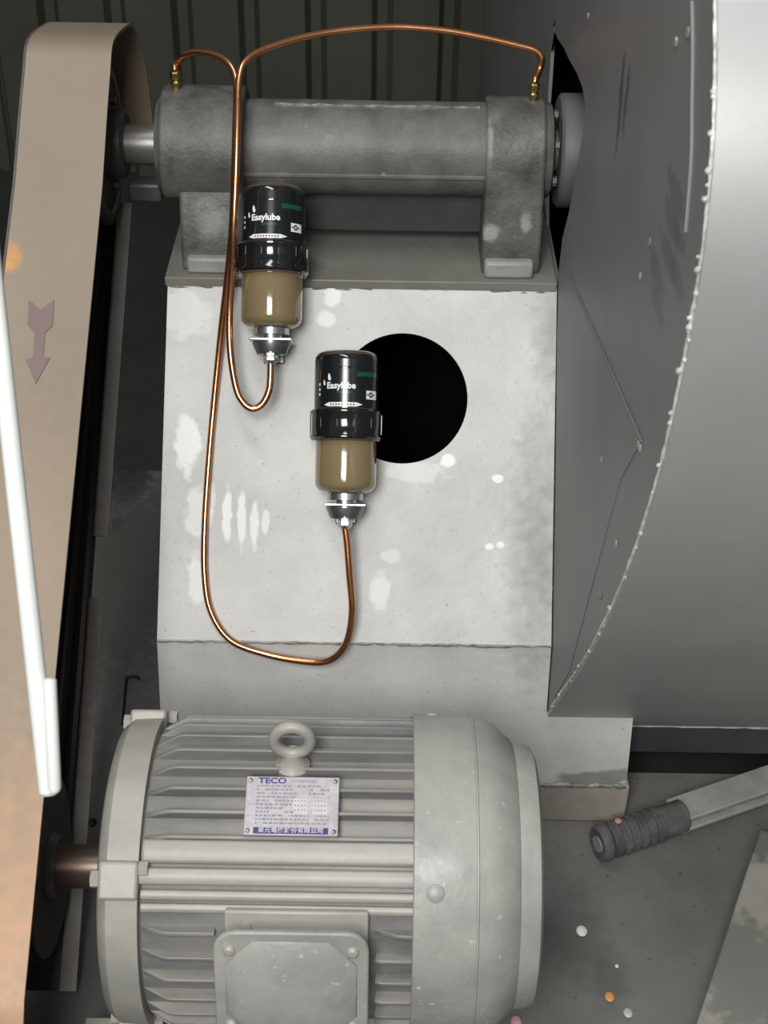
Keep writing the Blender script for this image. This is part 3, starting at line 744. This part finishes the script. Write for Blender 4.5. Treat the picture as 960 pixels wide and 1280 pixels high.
    L(MB().lathe([(-.1040, .0165), (-.0925, .0215), (-.0906, .0215)], Matrix.Translation((0, .010, 0)), 32, axis='Z'), 'magnet_cup', m_darkzinc, br)
    fi = L(MB().lathe([(-.0925, .0075), (-.1035, .0075)], Matrix.Translation((-.0045, -.012, 0)) if False else None, 12, axis='Z'), 'fitting', m_darkzinc)
    L(MB().lathe([(-.1030, .0078), (-.1040, .0086), (-.1120, .0086), (-.1130, .0072), (-.1155, .0055)], None, 6, axis='Z'), 'nut', m_zinc, fi, bevel=.0006)
    return t, M
# centre of collar in depth: standing .05 m off the pedestal face
lu1, ML1 = lubricator(340.5, 325, PZ-.050, 'olive grease lubricator reaching up in front of the bearing housing')
lu2, ML2 = lubricator(433, 531, PZ-.050, 'olive grease lubricator partly covering the round hole')

# ================================================================== copper pipes
def pipe(pts, label, fit_px):
    p3 = smooth_path(pts, 8)
    t = thing('copper_pipe', label, 'pipe', Matrix.Translation(p3[-1]))
    MB().sweep(p3, .0040, 12).build('tube', m_copper, t)
    return t
TR = .0040
E1 = ML1 @ Vector((0, 0, -.112)); E2 = ML2 @ Vector((0, 0, -.112))
zf = PZ - TR - .002
# brass fittings stand on the bearing blocks
fl_ = Vector((at(221, 112, 1.665).x, SY, SZ+.0655)); fr_ = Vector((at(666, 131, 1.67).x, SY, SZ+.0585))
pA_ = [fr_ + Vector((0, 0, .014)), fr_ + Vector((.0005, 0, .024)), at(674, 88, 1.66), at(677, 73, 1.655), at(669, 63, 1.652), at(648, 57, 1.650), at(600, 46, 1.645), at(545, 37, 1.64), at(480, 34, 1.635),
       at(400, 42, 1.625), at(340, 58, 1.612), at(310, 74, 1.603), at(299, 98, 1.598), at(297, 150, 1.596), at(295, 220, 1.600), at(292, 290, 1.612), at(290, 340, 1.632), at(287, 390, 1.645),
       at(288, 440, 1.650), at(295, 484, 1.650), at(304, 503, 1.650), at(316, 511, 1.650), at(328, 505, 1.650), E1 + (ML1.to_3x3() @ Vector((-.0015, 0, -.033))), E1 + (ML1.to_3x3() @ Vector((0, 0, -.015))), E1]
pB_ = [fl_ + Vector((0, 0, .014)), fl_ + Vector((0, 0, .024)), at(223, 78, 1.655), at(231, 69, 1.645), at(248, 65, 1.635), at(275, 71, 1.618), at(291, 86, 1.609), at(296, 110, 1.6062),
       at(295, 150, 1.6045), at(293, 220, 1.609), at(290, 290, 1.622), at(284, 350, 1.655), at(277, 410, 1.680), at(268, 500, zf), at(261, 580, zf), at(256, 660, zf), at(256, 720, zf), at(264, 765, zf), at(288, 800, zf),
       at(330, 817, zf), at(375, 826, zf-.004), at(410, 826, zf-.010), at(432, 805, zf-.020), at(440, 765, zf-.030), at(437, 720, zf-.038), at(434, 680, zf-.042), E2]
for pts, label, f0, e in ((pA_, 'copper pipe arching over the bearing tube to its fan-side end', fr_, E1), (pB_, 'copper pipe hanging in the long loop below the round hole', fl_, E2)):
    t = pipe(pts, label, None)
    fi = MB().lathe([(-.003, .0045), (.004, .0045), (.0045, .0062), (.009, .0062), (.0095, .0045), (.012, .0045)], Matrix.Translation(f0), 6, axis='Z').build('brass_fitting', m_brass, t, bevel=.0005)
    MB().lathe([(.0115, .0056), (.0125, .0064), (.019, .0064), (.021, .0046)], Matrix.Translation(f0), 6, axis='Z').build('brass_nut', m_brass, fi, bevel=.0005)

# ================================================================== things on the deck
g0 = at_z(757, 1052, .026); g1 = at_z(852, 1020, .026)
dx = (g1-g0).normalized(); up = Vector((0, 0, 1)); sy = up.cross(dx).normalized(); up = dx.cross(sy)
ML = Matrix(((dx.x, sy.x, up.x, g0.x), (dx.y, sy.y, up.y, g0.y), (dx.z, sy.z, up.z, g0.z), (0, 0, 0, 1)))
Lg = (g1-g0).length
lh = thing('lever_handle', 'flat steel lever with ribbed grey rubber grip lying on the deck', 'lever', Matrix.Translation(g0 - Vector((0, 0, .026))))
prof = [(-.010, .012), (-.011, .019), (-.006, .0215), (0, .0215)]
k = 0
while True:
    x = .004 + k*.0115
    if x > Lg*.62: break
    prof += [(x, .0185), (x+.004, .0185), (x+.0055, .0212), (x+.0095, .0212)]; k += 1
prof += [(Lg*.64, .0190), (Lg, .0195), (Lg+.002, .017)]
grip = MB().lathe(prof, ML @ Matrix.Diagonal((1, 1, 1.1, 1)), 32).build('grip', m_grip, lh)
MB().lathe([(-.0118, .010), (-.0095, .010)], ML, 24).build('grip_end', m_bar, grip)
MB().ball(tuple(ML @ Vector((.018, .006, .022))), .0045, nu=8, nv=5, sq=(1, 1, .5)).build('paint_dab', mat('pink_paint', (.62,.28,.28), (.5,.22,.22), 60, .5), grip)['label'] = 'dab of pink paint'
def bar(z0, z1, y0, y1, drop):
    return MB().add([(Lg-.01, y0, z0), (Lg-.01, y1, z0), (Lg-.01, y1, z1), (Lg-.01, y0, z1), (Lg+.30, y0, z0-drop), (Lg+.30, y1, z0-drop), (Lg+.30, y1, z1-drop), (Lg+.30, y0, z1-drop)],
                    [(0,1,2,3),(4,7,6,5),(0,4,5,1),(1,5,6,2),(2,6,7,3),(3,7,4,0)], ML)
bar(.006, .0115, -.016, .022, -.004).build('flat_bar', m_bar, lh, bevel=.0012)
bar(-.010, -.0045, -.018, .016, -.004).build('flat_bar', m_bar, lh, bevel=.0012)

b0 = at_z(950, 1036, .06); b1 = at_z(870, 1281, .06)
dx = (b0-b1).normalized(); sy = Vector((0, 0, 1)).cross(dx).normalized()
Mb = Matrix(((dx.x, sy.x, 0, b1.x), (dx.y, sy.y, 0, b1.y), (0, 0, 1, 0), (0, 0, 0, 1)))
Lb = (b0-b1).length
st = thing('steel_channel', 'pale grey stained steel channel lying across the deck by the lever', 'channel', Matrix.Translation((b1.x, b1.y, 0)))
MB().box(-.28, Lb, -.075, 0, .052, .060, Mb).build('web', m_beam, st, bevel=.002)
MB().box(-.28, Lb, -.007, -.001, .0, .0525, Mb).build('flange', m_beam, st)
MB().box(-.28, Lb-.02, -.15, -.075, .044, .052, Mb).build('web', m_beam, st, bevel=.002)
MB().box(-.28, Lb-.02, -.149, -.143, .0, .0445, Mb).build('flange', m_beam, st)

# cross member under the guard
be = MB().box(-.289, -.203, .862, .90, .070, .090).build('cross_member', m_beam, bevel=.002)
tag(be, 'pale steel cross member below the belt guard', 'beam')
MB().box(-.228, -.205, .862, .90, 0, .07).build('post', m_beam, be)
MB().box(-.287, -.262, .862, .90, 0, .07).build('post', m_beam, be)

def chip(px, py, r, c, name, label, cat, z=0):
    p = at_z(px, py, z)
    o = MB().ball((p.x, p.y, z + r*.33), r, nu=10, nv=6, sq=(1, 1.25, .4)).build(name, mat(name + '_colour', c, None, 80, .5))
    return tag(o, label, cat)
chip(727, 1165, .0064, (.78,.78,.75), 'paint_flake', 'white paint flake on the deck beside the motor cowl', 'flake')
chip(762, 1247, .0055, (.62,.30,.10), 'paint_flake', 'orange paint flake on the speckled deck', 'flake')
chip(785, 1267, .0052, (.5,.51,.50), 'glass_chip', 'small glassy grey chip beside the orange flake', 'chip')
chip(645, 1278, .0062, (.68,.35,.36), 'paint_flake', 'pink paint flake under the motor cowl', 'flake')
chip(771, 1208, .0022, (.65,.65,.63), 'paint_flake', 'tiny pale paint flake between white and orange flakes', 'flake')
chip(43, 1220, .0055, (.30,.29,.27), 'paint_flake', 'grey flake on the deck beside the belt guard', 'flake')
chip(115, 1029, .0055, (.01,.01,.01), 'bolt_hole_dab', 'small black dab standing in for a bolt hole by the motor shaft', 'hole')  # black dab added to draw a dark bolt hole
# bent black wire
wp = smooth_path([at_z(a, b, .003) for a, b in [(153, 905), (155, 880), (158, 850), (162, 846), (168, 845), (174, 848)]], 5)
tag(MB().sweep(wp, .0018, 6).build('bent_wire', m_rubber), 'thin bent black wire on the deck behind the motor', 'wire')

# white rod hanging down in front of the guard, reaching up out of view
rod = thing('white_rod', 'slim white plastic rod hanging in front of the belt guard', 'rod', Matrix.Translation(at(62, 992, .98)))
a, b = at(61, 990, .98), at(-8, 355, .98)
MB().sweep([b + (b-a)*1.6, b, a*.5 + b*.5, a, a + (a-b)*.006], [.0066, .0066, .0066, .0066, .005], 20).build('rod', m_rod, rod)
a2, b2 = at(68, 985, .975), at(62, 850, .975)
MB().sweep([b2 + (b2-a2)*.02, b2, a2, a2 + (a2-b2)*.04], [.0025, .0046, .0046, .003], 14).build('clip', m_rod, rod)
